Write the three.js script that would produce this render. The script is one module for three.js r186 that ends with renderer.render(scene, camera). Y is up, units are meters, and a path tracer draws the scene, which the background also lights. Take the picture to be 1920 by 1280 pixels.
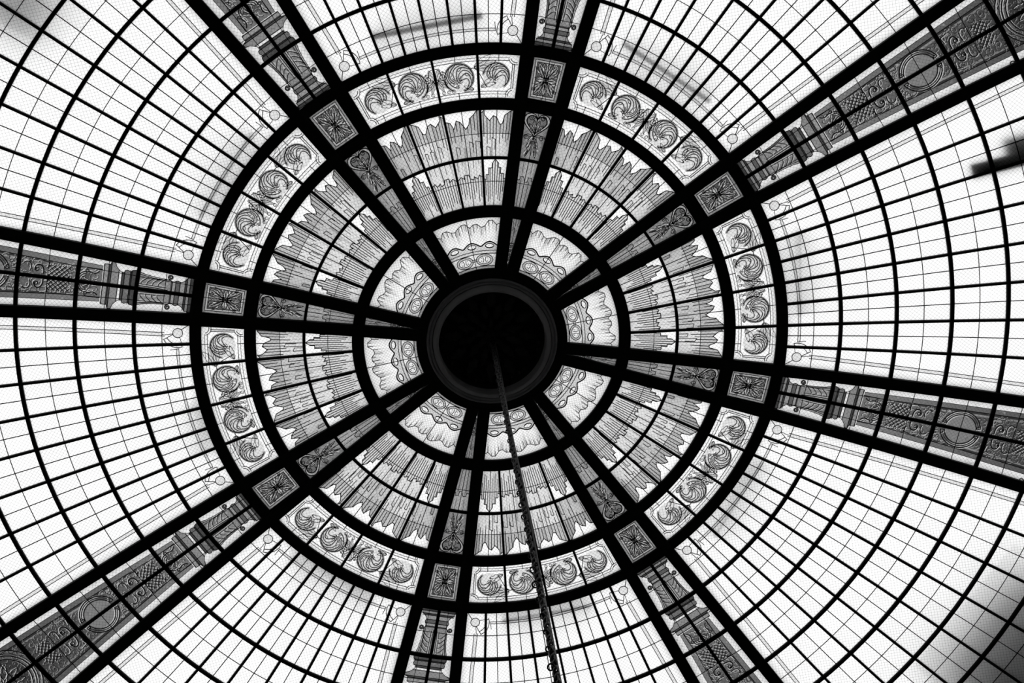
import * as THREE from 'three';
import { mergeGeometries } from 'three/addons/utils/BufferGeometryUtils.js';

// ---------------------------------------------------------------- camera, sky, exposure
const scene = new THREE.Scene();
const APEX = 25.52;                                   // height of the dome's crown above the floor
const camera = new THREE.PerspectiveCamera(2 * Math.atan(640 / 2800) * 180 / Math.PI, 1.5, 0.1, 300);
camera.position.set(-1.4848, 1.6, 7.8235);            // on the hall floor, off the dome's axis, looking up
{
  const right = new THREE.Vector3(0.9973161, -0.07230138, 0.01153751);
  const down = new THREE.Vector3(-0.01153751, -0.31080766, -0.9504028);
  const fwd = new THREE.Vector3(0.07230138, 0.9477189, -0.31080766);
  camera.quaternion.setFromRotationMatrix(new THREE.Matrix4().makeBasis(right, down.negate(), fwd.negate()));
}
scene.add(camera);
scene.background = new THREE.Color(1, 1, 1);          // bright overcast sky
scene.backgroundIntensity = 1;
const renderer = new THREE.WebGLRenderer({ antialias: true });
renderer.toneMapping = THREE.LinearToneMapping;
renderer.toneMappingExposure = 1.2;
renderer.shadowMap.enabled = true;

// ---------------------------------------------------------------- helpers
let seed = 7;
const rnd = () => { seed = (seed * 1664525 + 1013904223) >>> 0; return seed / 4294967296; };
const rr = (a, b) => a + (b - a) * rnd();
const D2R = Math.PI / 180, { sin, cos, hypot, asin, PI } = Math;
const fall = (r) => -0.009315185 * r * r - 8.448e-6 * r ** 4;
const yP = (r) => APEX + fall(r);                     // height of the glass at radius r
const pol = (deg, r) => [r * sin(deg * D2R), r * cos(deg * D2R)];
const grey = (v) => new THREE.Color().setRGB(v, v, v, THREE.SRGBColorSpace);

function glass(v, map, rough = 0.96) {
  const m = new THREE.MeshPhysicalMaterial({ color: grey(v), roughness: rough, transmission: 1, thickness: 0, ior: 1.3, side: THREE.DoubleSide });
  if (map) m.map = map;
  return m;
}
const solid = (lin, rough = 0.6, spec = 0.3) => new THREE.MeshPhysicalMaterial({ color: new THREE.Color(lin, lin, lin), roughness: rough, specularIntensity: spec, side: THREE.DoubleSide });
const IRON = solid(0.010, 0.7, 0.2), LEAD = solid(0.008, 0.7, 0.2), WIRE = solid(0.02, 0.6, 0.2);

const used = new Map();
function numbered(n) { const k = used.get(n) ?? 0; used.set(n, k + 1); return k ? `${n}_${String(k).padStart(3, '0')}` : n; }
function tag(o, label, category, group, kind) {
  if (label) o.userData.label = label;
  if (category) o.userData.category = category;
  if (group) o.userData.group = group;
  if (kind) o.userData.kind = kind;
  return o;
}
function mesh(name, geo, mat, parent, kind) {
  const m = new THREE.Mesh(geo, mat);
  m.name = parent === scene ? numbered(name) : name; m.castShadow = m.receiveShadow = true;
  if (kind) m.userData.kind = kind;
  parent.add(m); return m;
}
// origin of the thing that is being built (its geometry is made around the dome's axis, then moved to its own base)
let BASE = [0, 0, 0];
function thing(name, r, x = 0) {
  const g = new THREE.Group(); g.name = name; BASE = [x, yP(r), r];
  g.position.set(...BASE); return g;
}
function place(proto, deg) {                            // a copy of a thing, turned about the dome's axis
  const o = proto.clone(); o.name = numbered(proto.name);
  o.userData = { ...proto.userData };
  const [x, y, z] = [proto.position.x, proto.position.y, proto.position.z], a = deg * D2R;
  o.position.set(x * cos(a) + z * sin(a), y, z * cos(a) - x * sin(a)); o.rotation.y = a;
  scene.add(o); return o;
}
function geoFrom(pos, nor, uv, idx) {
  const g = new THREE.BufferGeometry();
  g.setAttribute('position', new THREE.Float32BufferAttribute(pos, 3));
  if (nor) g.setAttribute('normal', new THREE.Float32BufferAttribute(nor, 3));
  if (uv) g.setAttribute('uv', new THREE.Float32BufferAttribute(uv, 2));
  g.setIndex(idx); if (!nor) g.computeVertexNormals(); return g;
}
function dense(poly, step, closed) {
  const out = [];
  for (let i = 0; i < poly.length - (closed ? 0 : 1); i++) {
    const [x0, z0] = poly[i], [x1, z1] = poly[(i + 1) % poly.length], n = Math.max(1, Math.ceil(hypot(x1 - x0, z1 - z0) / step));
    for (let k = 0; k < n; k++) out.push([x0 + (x1 - x0) * k / n, z0 + (z1 - z0) * k / n]);
  }
  if (!closed) out.push(poly.at(-1));
  return out;
}
// a pane of glass: a plan outline [x, z] laid on the dome; uvf maps plan to texture
const planUV = (b) => (x, z) => [(x - b[0]) / (b[2] - b[0]), (z - b[1]) / (b[3] - b[1])];
function paneGeo(poly, uvf = (x, z) => [x, z], holes = []) {
  const c = dense(poly, 0.22, true).map((p) => new THREE.Vector2(...p)), hs = holes.map((h) => h.map((p) => new THREE.Vector2(...p)));
  if (THREE.ShapeUtils.isClockWise(c)) c.reverse();
  hs.forEach((h) => { if (!THREE.ShapeUtils.isClockWise(h)) h.reverse(); });
  const tri = THREE.ShapeUtils.triangulateShape(c, hs), all = [...c, ...hs.flat()], pos = [], nor = [], uv = [];
  for (const { x, y: z } of all) {
    const r = hypot(x, z), k = 2 * 0.009315185 + 4 * 8.448e-6 * r * r, l = hypot(k * r, 1);
    pos.push(x - BASE[0], yP(r) - BASE[1], z - BASE[2]); nor.push(k * x / l, 1 / l, k * z / l); uv.push(...uvf(x, z));
  }
  return geoFrom(pos, nor, uv, tri.flatMap(([a, b, d]) => [a, d, b]));
}
// a bar of rectangular section following a plan polyline under (or through) the glass
function barGeo(pts, w, lo, hi, closed = false, step = 0.35) {
  const p = dense(pts, step, closed), n = p.length, pos = [], idx = [];
  for (let i = 0; i < n; i++) {
    const a = p[closed ? (i + n - 1) % n : Math.max(0, i - 1)], b = p[closed ? (i + 1) % n : Math.min(n - 1, i + 1)], q = p[i];
    let d0 = [q[0] - a[0], q[1] - a[1]], d1 = [b[0] - q[0], b[1] - q[1]];
    let l0 = hypot(...d0), l1 = hypot(...d1);
    if (l0 < 1e-9) { d0 = d1; l0 = l1; } if (l1 < 1e-9) { d1 = d0; l1 = l0; }
    let nx = -(d0[1] / l0 + d1[1] / l1), nz = d0[0] / l0 + d1[0] / l1; const l = hypot(nx, nz) || 1; nx /= l; nz /= l;
    const c = Math.max(0.5, Math.abs(-nx * d0[1] / l0 + nz * d0[0] / l0)), h = w / 2 / c;
    for (const [s, y] of [[-1, lo], [1, lo], [1, hi], [-1, hi]]) {
      const x = q[0] + nx * h * s, z = q[1] + nz * h * s;
      pos.push(x - BASE[0], yP(hypot(x, z)) + y - BASE[1], z - BASE[2]);
    }
  }
  for (let i = 0; i < n - (closed ? 0 : 1); i++) {
    const a = i * 4, b = ((i + 1) % n) * 4;
    for (let k = 0; k < 4; k++) { const k2 = (k + 1) % 4; idx.push(a + k, a + k2, b + k2, a + k, b + k2, b + k); }
  }
  if (!closed) { const e = (n - 1) * 4; idx.push(0, 2, 1, 0, 3, 2, e, e + 1, e + 2, e, e + 2, e + 3); }
  const g = geoFrom(pos, null, null, idx).toNonIndexed(); g.computeVertexNormals(); return g;
}
const lead = (pts, w = 0.011, closed = false) => barGeo(pts, w, -0.006, 0.003, closed, 0.3);
const leads = (list, parent, name = 'lead_came', mat = LEAD) => mesh(name, mergeGeometries(list), mat, parent);
const bar = (pts, parent, w = 0.04) => mesh('glazing_bar', barGeo(pts, w, -0.05, 0.012), IRON, parent);
const arcPts = (a0, a1, r, n = 0) => { n = n || Math.max(2, Math.ceil(Math.abs(a1 - a0) / 1.5)); return Array.from({ length: n + 1 }, (_, i) => pol(a0 + (a1 - a0) * i / n, r)); };
const circle = (cx, cz, rx, rz = rx, n = 20, t = 0) => Array.from({ length: n }, (_, i) => { const u = rx * cos(i / n * 2 * PI), v = rz * sin(i / n * 2 * PI); return [cx + u * cos(t) + v * sin(t), cz - u * sin(t) + v * cos(t)]; });

// fine wire netting under the glass: two families of diagonal wires clipped to a plan outline
function netGeo(poly, spacing = 0.05, w = 0.0022) {
  const parts = [];
  for (const t of [PI / 4, -PI / 4]) {
    const dx = cos(t), dz = sin(t), nx = -dz, nz = dx;
    const ds = poly.map((p) => p[0] * nx + p[1] * nz), lo = Math.min(...ds), hi = Math.max(...ds);
    for (let d = Math.ceil(lo / spacing) * spacing; d < hi; d += spacing) {
      const cut = [];
      for (let i = 0; i < poly.length; i++) {
        const a = poly[i], b = poly[(i + 1) % poly.length], da = ds[i] - d, db = ds[(i + 1) % poly.length] - d;
        if ((da < 0) !== (db < 0)) { const f = da / (da - db), x = a[0] + (b[0] - a[0]) * f, z = a[1] + (b[1] - a[1]) * f; cut.push(x * dx + z * dz); }
      }
      cut.sort((a, b) => a - b);
      for (let i = 0; i + 1 < cut.length; i += 2) {
        const a = cut[i], b = cut[i + 1]; if (b - a < 0.02) continue;
        const at = (s) => [nx * d + dx * s, nz * d + dz * s];
        parts.push([at(a), at(b)]);
      }
    }
  }
  const pos = [], idx = [];
  for (const seg of parts) {                             // three-sided wires
    const p = dense(seg, 0.9, false), o = pos.length / 3, l = hypot(seg[1][0] - seg[0][0], seg[1][1] - seg[0][1]), nx = -(seg[1][1] - seg[0][1]) / l * w / 2, nz = (seg[1][0] - seg[0][0]) / l * w / 2;
    for (const [x, z] of p) { const y = yP(hypot(x, z)) - 0.014; for (const [s, e] of [[-1, 0], [1, 0], [0, w]]) pos.push(x + nx * s - BASE[0], y + e - BASE[1], z + nz * s - BASE[2]); }
    for (let i = 0; i + 1 < p.length; i++) for (let k = 0; k < 3; k++) { const a = o + i * 3 + k, b = o + i * 3 + (k + 1) % 3; idx.push(a, b, b + 3, a, b + 3, a + 3); }
  }
  const g = geoFrom(pos, null, null, idx); return g;
}
const net = (poly, parent, s) => mesh('wire_netting', netGeo(poly, s), WIRE, parent, 'stuff');

// painted glass: a canvas in plan metres
function art(box, ppm, paint) {
  const [x0, z0, x1, z1] = box, c = document.createElement('canvas');
  c.width = Math.round((x1 - x0) * ppm); c.height = Math.round((z1 - z0) * ppm);
  const g = c.getContext('2d');
  g.setTransform(ppm, 0, 0, -ppm, -x0 * ppm, z1 * ppm); g.lineCap = g.lineJoin = 'round';
  const k = {
    g, fill: (pts, v) => { g.fillStyle = ink(v); k.trace(pts, true); g.fill(); },
    line: (pts, w, v, closed) => { g.strokeStyle = ink(v); g.lineWidth = w; k.trace(pts, closed); g.stroke(); },
    trace: (pts, closed) => { g.beginPath(); pts.forEach((p, i) => (i ? g.lineTo(...p) : g.moveTo(...p))); if (closed) g.closePath(); },
    mottle: (n, a, rmin, rmax) => { for (let i = 0; i < n; i++) { const v = rnd() < 0.5 ? 0 : 255; g.fillStyle = `rgba(${v},${v},${v},${a * rnd()})`; g.beginPath(); g.ellipse(rr(x0, x1), rr(z0, z1), rr(rmin, rmax), rr(rmin, rmax), rr(0, 3), 0, 2 * PI); g.fill(); } },
  };
  paint(k);
  const t = new THREE.CanvasTexture(c); t.colorSpace = THREE.SRGBColorSpace; t.magFilter = THREE.LinearFilter; t.wrapS = t.wrapT = THREE.ClampToEdgeWrapping;
  return t;
}
const ink = (v, a = 1) => { const n = Math.round(v * 255); return `rgba(${n},${n},${n},${a})`; };

// ---------------------------------------------------------------- measures of the dome
const RIB0 = 10.48, STEP = 45, BEAM = 4.6, BW = 0.1;      // first rib's bearing, pitch, half angle of a rib's two beams, half width
const HUB = 1.264, A0 = 2.151, A1 = 2.35, B = 3.143, C0 = 3.93, C1 = 4.121, D0 = 4.812, D1 = 5.0;
const O = [D1, 5.884, 6.804, 7.706, 8.603, 9.482, 10.378, 11.26], EDGE = 11.62;
const COL = 4.333, SIDE = 22.5 - BEAM;
const side = (d, r) => SIDE - asin(d / r) / D2R;         // bearing at distance d from a beam's centre line, in a sector
const xe = (r) => r * sin(BEAM * D2R) - BW;              // half width of the glass strip between a rib's two beams
const ribClock = ['just past twelve', 'two', 'just past three', 'five', 'just past six', 'eight', 'just past nine', 'eleven'];
const secClock = ['one', 'half past two', 'four', 'half past five', 'seven', 'half past eight', 'ten', 'half past eleven'];
const ribDeg = (k) => RIB0 + STEP * k, secDeg = (k) => RIB0 + STEP * k + 22.5;

// ---------------------------------------------------------------- setting: frame of the dome, wall, floor
BASE = [0, APEX, 0];
const frame = new THREE.Group(); frame.name = 'ceiling'; frame.position.set(0, APEX, 0); scene.add(frame);
tag(frame, 'black iron frame of a shallow glass dome, paired ribs crossing four thick rings', null, null, 'structure');
{
  const rib = barGeo([[0, 1.2], [0, 2.5], [0, 5], [0, 8], [0, EDGE + 0.1]], 2 * BW, -0.075, 0.085, false, 0.5);
  for (let k = 0; k < 8; k++) for (const s of [-1, 1]) { const m = mesh('rib', rib, IRON, frame); m.rotation.y = (ribDeg(k) + s * BEAM) * D2R; }
  const ring = (r0, r1, lo, hi, name) => {
    const y0 = fall(r0), y1 = fall(r1), b = 0.012;
    const p = [[r0, y0 + hi], [r0, y0 + lo + b], [r0 + b, y0 + lo], [r1 - b, y1 + lo], [r1, y1 + lo + b], [r1, y1 + hi], [r0, y0 + hi]].map((q) => new THREE.Vector2(...q));
    mesh(name, new THREE.LatheGeometry(p, 192), IRON, frame);
  };
  ring(A0, A1, -0.06, 0.04, 'ring_beam'); ring(C0, C1, -0.06, 0.04, 'ring_beam'); ring(D0, D1, -0.06, 0.06, 'ring_beam'); ring(O[7] - 0.02, EDGE + 0.1, -0.12, 0.3, 'ring_beam');
  ring(B - 0.024, B + 0.024, -0.045, 0.012, 'glazing_ring');
  for (let i = 1; i < 7; i++) ring(O[i] - 0.031, O[i] + 0.031, -0.05, 0.012, 'glazing_ring');
}
{
  const top = yP(EDGE) + 0.1, p = [[EDGE, 0], [EDGE, top], [EDGE + 0.5, top], [EDGE + 0.5, 0], [EDGE, 0]].map((q) => new THREE.Vector2(...q));
  tag(mesh('wall_drum', new THREE.LatheGeometry(p, 96), solid(0.22, 0.9), scene), 'round wall of the hall carrying the dome', null, null, 'structure');
  const f = new THREE.CylinderGeometry(EDGE + 0.5, EDGE + 0.5, 0.3, 96); f.translate(0, -0.15, 0);
  tag(mesh('floor', f, solid(0.3, 0.6), scene), 'stone floor of the hall under the dome', null, null, 'structure');
}

// ---------------------------------------------------------------- clear leaded skylights between the ribs
const clear = [0.965, 0.975, 0.985, 0.995].map((v) => glass(v)), STRIP = glass(0.87), CIRC = glass(0.86);
{
  const t = thing('clear_skylight', 8), L = [];
  const pick = () => clear[Math.floor(rnd() * 4)];
  const cell = (f0, f1, r0, r1, mat) => {               // a pane between two bearings (functions of r) and two radii
    const p = [];
    for (let i = 0; i <= 2; i++) { const r = r0 + (r1 - r0) * i / 2; p.push(pol(f0(r), r)); }
    const a0 = f0(r1), a1 = f1(r1), b0 = f0(r0), b1 = f1(r0);
    for (let i = 1; i < 3; i++) p.push(pol(a0 + (a1 - a0) * i / 3, r1));
    for (let i = 2; i >= 0; i--) { const r = r0 + (r1 - r0) * i / 2; p.push(pol(f1(r), r)); }
    for (let i = 1; i < 3; i++) p.push(pol(b1 + (b0 - b1) * i / 3, r0));
    mesh('pane', paneGeo(p), mat ?? pick(), t);
  };
  const k = (deg) => () => deg, ed = (d, s) => (r) => s * side(d, r);
  for (let j = 0; j < 7; j++) {
    const mid = (O[j] + O[j + 1]) / 2;
    for (let c = 1; c < 7; c++) {
      const a = k((c - 4) * COL), m = k((c - 3.5) * COL), b = k((c - 3) * COL), rad = j ? [O[j], mid, O[j + 1]] : [D1 - 0.015, 5.18, 5.22, mid, O[1]];
      for (let i = 0; i + 1 < rad.length; i++) for (const [f, g] of [[a, m], [m, b]]) cell(f, g, rad[i], rad[i + 1], !j && i === 1 ? STRIP : null);
    }
    for (const s of [-1, 1]) {
      const f = [ed(0.08, s), ed(0.26, s), ed(0.32, s), k(s * 3 * COL)];
      for (const [r0, r1] of j ? [[O[j], mid], [mid, O[j + 1]]] : [[mid, O[1]]]) for (let i = 0; i < 3; i++) cell(f[i], f[i + 1], r0, r1, i === 1 ? STRIP : null);
      if (!j) {                                          // the corner piece with its disc
        const [cx, cz] = pol(s * 15.05, 5.19), disc = circle(cx, cz, 0.08), p = [];
        for (let i = 0; i <= 3; i++) { const r = D1 - 0.015 + (mid - D1 + 0.015) * i / 3; p.push(pol(f[0](r), r)); }
        for (let i = 3; i >= 0; i--) { const r = D1 - 0.015 + (mid - D1 + 0.015) * i / 3; p.push(pol(s * 3 * COL, r)); }
        mesh('pane', paneGeo(p, undefined, [disc]), pick(), t);
        mesh('disc', paneGeo(disc), CIRC, t);
        L.push(lead(disc, 0.011, true), lead([pol(s * side(0.1, D1), D1), pol(s * 15.75, 5.13)], 0.011), lead([pol(s * 14.9, 5.27), pol(s * side(0.3, 5.4), 5.4), pol(s * side(0.29, mid), mid)], 0.009));
        const arcAt = (q, w) => [cx - s * q * cos(w * D2R), cz + q * sin(w * D2R)];
        for (const q of [0.19, 0.25]) L.push(lead(Array.from({ length: 10 }, (_, i) => arcAt(q, -2 + i * 9)), 0.011));
        for (const w of [-2, 79]) L.push(lead([arcAt(0.19, w), arcAt(0.25, w)], 0.011));
        L.push(lead([arcAt(0.08, 88), arcAt(0.19, 80)], 0.011), lead([arcAt(0.08, -10), arcAt(0.19, -4)], 0.008));
        L.push(lead([pol(s * 12.05, 5.18), pol(s * 11.9, 5.32)], 0.009));
      }
    }
    L.push(lead(arcPts(-side(0.1, mid), side(0.1, mid), mid), 0.011));
  }
  for (const r of [5.18, 5.22]) L.push(lead(arcPts(-12.1, 12.1, r), 0.008));
  for (let c = 1; c < 7; c++) L.push(lead([pol((c - 3.5) * COL, D1), pol((c - 3.5) * COL, EDGE)], 0.0135));
  for (const s of [-1, 1]) for (const d of [0.26, 0.32]) L.push(lead(Array.from({ length: 22 }, (_, i) => { const r = 5.4 + i / 21 * (O[7] - 5.4); return pol(s * side(d, r), r); }), 0.010));
  leads(L, t);
  for (let c = 1; c < 8; c++) bar([pol((c - 4) * COL, D1 - 0.02), pol((c - 4) * COL, EDGE)], t, 0.04);
  const out = []; for (let i = 0; i <= 12; i++) { const r = D1 + (O[7] - D1) * i / 12; out.push(pol(-side(0.08, r), r)); }
  out.push(...arcPts(-side(0.08, O[7]), side(0.08, O[7]), O[7], 24)); for (let i = 12; i >= 0; i--) { const r = D1 + (O[7] - D1) * i / 12; out.push(pol(side(0.08, r), r)); }
  out.push(...arcPts(side(0.08, D1), -side(0.08, D1), D1, 12));
  net(out, t);
  tag(t, '', 'skylight', 'clear leaded skylights around the dome');
  for (let i = 0; i < 8; i++) place(t, secDeg(i)).userData.label = `large clear leaded skylight with disc corners, toward ${secClock[i]} o'clock from the hub`;
}

// shared motifs --------------------------------------------------
const bez = (a, b, c, d, n = 10) => Array.from({ length: n + 1 }, (_, i) => { const t = i / n, u = 1 - t; return [0, 1].map((k) => u * u * u * a[k] + 3 * u * u * t * b[k] + 3 * u * t * t * c[k] + t * t * t * d[k]); });
const spiral = (cx, cz, r0, r1, t0, turns, n = 30) => Array.from({ length: n + 1 }, (_, i) => { const f = i / n, r = r0 + (r1 - r0) * f, t = t0 + turns * 2 * PI * f; return [cx + r * cos(t), cz + r * sin(t)]; });
function leaf(cx, cz, t, len, wid, lobes = 3) {            // acanthus leaf: outline with lobes and its midrib
  const L = [], R = [];
  for (let i = 0; i <= lobes * 4; i++) {
    const f = i / (lobes * 4), w = wid * Math.pow(sin(PI * Math.min(1, 0.08 + f * 0.92)), 0.8) * (0.72 + 0.28 * Math.abs(sin(f * lobes * PI)));
    const at = (s) => { const u = len * f, v = s * w; return [cx + u * cos(t) - v * sin(t), cz + u * sin(t) + v * cos(t)]; };
    L.push(at(1)); R.push(at(-1));
  }
  return { outline: [...L, ...R.reverse()], rib: [[cx, cz], [cx + len * 0.85 * cos(t), cz + len * 0.85 * sin(t)]] };
}
const sectorOutline = (r0, r1, d = 0.085) => {
  const p = []; for (let i = 0; i <= 4; i++) { const r = r0 + (r1 - r0) * i / 4; p.push(pol(-side(d, r), r)); }
  p.push(...arcPts(-side(d, r1), side(d, r1), r1, 12).slice(1, -1));
  for (let i = 4; i >= 0; i--) { const r = r0 + (r1 - r0) * i / 4; p.push(pol(side(d, r), r)); }
  p.push(...arcPts(side(d, r0), -side(d, r0), r0, 12).slice(1, -1)); return p;
};
const quad = (a0, a1, r0, r1) => [...arcPts(a0, a1, r1, 4), ...arcPts(a1, a0, r0, 4)];

// ---------------------------------------------------------------- scroll frieze panels
{
  const t = thing('frieze_panel', 4.466), L = [], E0 = -side(0.085, 4.466), rm = 4.466;
  const box = [-1.45, 3.9, 1.45, 4.86], q = (a, v) => pol(a, rm + v);
  const sh = [];                                        // painted shapes, lead lines
  const arcOf = (cx, cz, R, a, b, n = 22) => Array.from({ length: n + 1 }, (_, i) => [cx + R * cos(a + (b - a) * i / n), cz + R * sin(a + (b - a) * i / n)]);
  // a curling acanthus branch: nested crescents that all lean to one eye near the rim, with toothed tongues inside
  const roundel = (a, R, dir, te, open) => {
    const [cx, cz] = q(a, 0.0), lines = [], eye = [cx + 0.42 * R * cos(te), cz + 0.42 * R * sin(te)], rings = [];
    const full = open ? 3.9 : 5.5, t1 = te + dir * (open ? 1.0 : 0.5);
    lines.push([arcOf(cx, cz, R, t1, t1 + dir * full, 28), 0.013]);
    const n = open ? 6 : 8;
    for (let i = 0; i < n; i++) {                       // strands hug the rim, then curl in to the eye and end in a hook
      const w = t1 + dir * (0.15 + i * full * 0.82 / n), P = (rad, th) => [cx + R * rad * cos(w + dir * th), cz + R * rad * sin(w + dir * th)];
      const stop = 0.16 + 0.13 * (i % 3), from = P(0.5, 1.7), L2 = hypot(from[0] - eye[0], from[1] - eye[1]) || 1, end = [eye[0] + (from[0] - eye[0]) / L2 * R * stop, eye[1] + (from[1] - eye[1]) / L2 * R * stop];
      const arc = bez(P(0.97, 0), P(0.93, 0.75 + 0.2 * (i % 2)), P(0.72, 1.35), end, 14); rings.push(arc); lines.push([arc, 0.010]);
      const mid = arc[9], h = Math.atan2(end[1] - mid[1], end[0] - mid[0]);
      lines.push([bez(end, [end[0] + 0.03 * cos(h + dir), end[1] + 0.03 * sin(h + dir)], [end[0] + 0.035 * cos(h + dir * 2.2), end[1] + 0.035 * sin(h + dir * 2.2)], [end[0] + 0.05 * cos(h + dir * 2.8), end[1] + 0.05 * sin(h + dir * 2.8)], 5), 0.008]);
      if (i % 2) { const m0 = arc[4], m1 = arc[8]; lines.push([bez(m0, [m0[0] + (cx - m0[0]) * 0.25, m0[1] + (cz - m0[1]) * 0.25], [m1[0] + (cx - m1[0]) * 0.3, m1[1] + (cz - m1[1]) * 0.3], [m1[0] + (cx - m1[0]) * 0.1, m1[1] + (cz - m1[1]) * 0.1], 6), 0.0075]); }
    }
    lines.push([circle(eye[0], eye[1], R * 0.09, R * 0.09, 8), 0.009]);
    sh.push({ kind: 'round', cx, cz, R, dir, lines, rings, eye, open });
  };
  const fronds = (a, v, t0, list, len, wid) => { for (const d of list) { const [x, z] = q(a, v); sh.push({ kind: 'leaf', ...leaf(x, z, t0 + d, len * (1 - 0.2 * Math.abs(d)), wid) }); } };
  for (const s of [-1, 1]) {
    const th = (ang) => (s > 0 ? ang : PI - ang);
    fronds(s * 8.0, 0.14, th(PI * 0.02), [-0.35, 0.05, 0.42].map((d) => d * s), 0.36, 0.055);
    fronds(s * 9.2, -0.17, th(PI * 0.12), [-0.3, 0.15].map((d) => d * s), 0.26, 0.035);
    fronds(s * 0.35, 0.02, th(PI * 0.5), [-0.32, -0.75].map((d) => d * s), 0.2, 0.04);
    fronds(s * 0.4, 0.0, th(-PI * 0.42), [0.1, 0.5, 0.9].map((d) => d * s), 0.2, 0.032);
    fronds(s * 7.6, -0.2, th(PI * 0.9), [-0.2, 0.2].map((d) => d * s), 0.17, 0.03);
    roundel(s * 4.75, 0.225, s, -PI / 2 - s * 0.25, false); roundel(s * 12.3, 0.205, s, -PI / 2 - s * 0.55, true);
    const [bx, bz] = q(s * 1.55, 0.06); sh.push({ kind: 'round', cx: bx, cz: bz, R: 0.07, dir: s, lines: [[spiral(bx, bz, 0.075, 0.02, PI / 2, -s * 1.5, 22), 0.009]] });
    for (const u of [1.2, 2.3, 3.3]) { const [x, z] = q(s * u, -0.2); sh.push({ kind: 'round', cx: x, cz: z, R: 0.026, dir: 1, lines: [[circle(x, z, 0.026, 0.026, 10), 0.007]] }); }
    sh.push({ kind: 'stem', lines: [[bez(q(s * 7.0, 0.12), q(s * 8.6, 0.22), q(s * 9.6, -0.1), q(s * 10.4, -0.17), 12), 0.011], [bez(q(s * 2.3, -0.14), q(s * 1.3, -0.02), q(s * 1.6, 0.2), q(s * 0.3, 0.2), 12), 0.010]] });
  }
  const map = art(box, 420, (k) => {
    k.g.fillStyle = ink(0.98); k.g.fillRect(box[0], box[1], 3, 1);
    k.mottle(500, 0.04, 0.01, 0.05);
    for (const e of sh) if (e.kind === 'leaf') { k.fill(e.outline, 0.80); k.line(e.rib, 0.014, 0.6); }
    for (const e of sh) if (e.kind === 'round') {
      k.fill(circle(e.cx, e.cz, e.R, e.R, 30), 0.84);
      if (e.rings) {
        k.line(e.lines[0][0], 0.05, 0.66); k.line(e.lines[0][0].slice(4, 20), 0.034, 0.5);
        e.rings.forEach((p, i) => { k.line(p, 0.03, i % 2 ? 0.7 : 0.78); k.line(p.slice(2, 8), 0.014, 0.5); });
        for (let i = 0; i < 12; i++) { const w = rr(0, 6.28), d = e.R * rr(0.05, 0.34); k.fill(circle(e.eye[0] + d * cos(w), e.eye[1] + d * sin(w), rr(0.008, 0.022), rr(0.005, 0.011), 8, w), rnd() < 0.75 ? 1 : 0.4); }
      }
    }
    k.mottle(400, 0.07, 0.004, 0.014);
  });
  const uv = planUV(box), PA = glass(1, map), BO = glass(0.99), ST = glass(0.95);
  const bounds = [E0, -2 * COL, 0, 2 * COL, -E0];
  for (let c = 0; c < 4; c++) {
    const [a0, a1] = [bounds[c], bounds[c + 1]], m = (a0 + a1) / 2, s = c === 0 ? -1 : c === 3 ? 1 : 0;
    const f0 = s < 0 ? a0 + 1.35 : a0, f1 = s > 0 ? a1 - 1.35 : a1;
    mesh('pane', paneGeo(quad(f0, f1, 4.225, 4.715), uv), PA, t);
    for (const [r0, r1, mt] of [[4.105, 4.18, BO], [4.18, 4.225, ST], [4.715, 4.76, ST], [4.76, 4.83, BO]]) {
      const g0 = s < 0 ? a0 + 0.95 : a0, g1 = s > 0 ? a1 - 0.95 : a1;
      if (mt === BO) { mesh('border_pane', paneGeo(quad(g0, m, r0, r1)), mt, t); mesh('border_pane', paneGeo(quad(m, g1, r0, r1)), mt, t); } else mesh('border_pane', paneGeo(quad(g0, g1, r0, r1)), mt, t);
    }
    if (s) {
      const e = s < 0 ? a0 : a1, i = e - s * 0.95, i2 = e - s * 1.35, lo = Math.min, hi = Math.max;
      mesh('border_pane', paneGeo(quad(lo(e, i), hi(e, i), 4.105, 4.83)), BO, t);
      mesh('border_pane', paneGeo(quad(lo(i, i2), hi(i, i2), 4.225, 4.715)), ST, t);
      L.push(lead([pol(i, 4.27), pol(i, 4.67)], 0.011), lead([pol(i2, 4.27), pol(i2, 4.67)], 0.010));
      for (const [r, w] of [[4.165, 1], [4.775, -1]]) {
        const [cx, cz] = pol(e - s * 0.75, r);
        for (const R of [0.085, 0.12]) L.push(lead(Array.from({ length: 7 }, (_, n) => { const q2 = (n * 15) * D2R, sx = -s; return [cx + sx * R * cos(q2), cz + w * R * sin(q2)]; }), 0.010));
      }
    }
    L.push(lead([pol(m, 4.7), pol(m, 4.82)], 0.010), lead([pol(m, 4.11), pol(m, 4.235)], 0.010));
  }
  for (const r of [4.18, 4.225, 4.715, 4.76]) L.push(lead(arcPts(E0 + 1.9, -E0 - 1.9, r), r === 4.225 || r === 4.715 ? 0.009 : 0.006));
  for (const e of sh) { if (e.lines) for (const [p, w] of e.lines) L.push(lead(p, w, false)); if (e.outline) L.push(lead(e.outline, 0.006, true)); }
  leads(L, t);
  for (const c of [-2, 0, 2]) bar([pol(c * COL, C1 - 0.02), pol(c * COL, D0 + 0.02)], t, 0.038);
  net(sectorOutline(C1, D0), t);
  tag(t, '', 'stained glass', 'scroll frieze panels round the dome');
  for (let i = 0; i < 8; i++) place(t, secDeg(i)).userData.label = `pale frieze of four acanthus scrolls, at ${secClock[i]} o'clock from the hub`;
}

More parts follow.
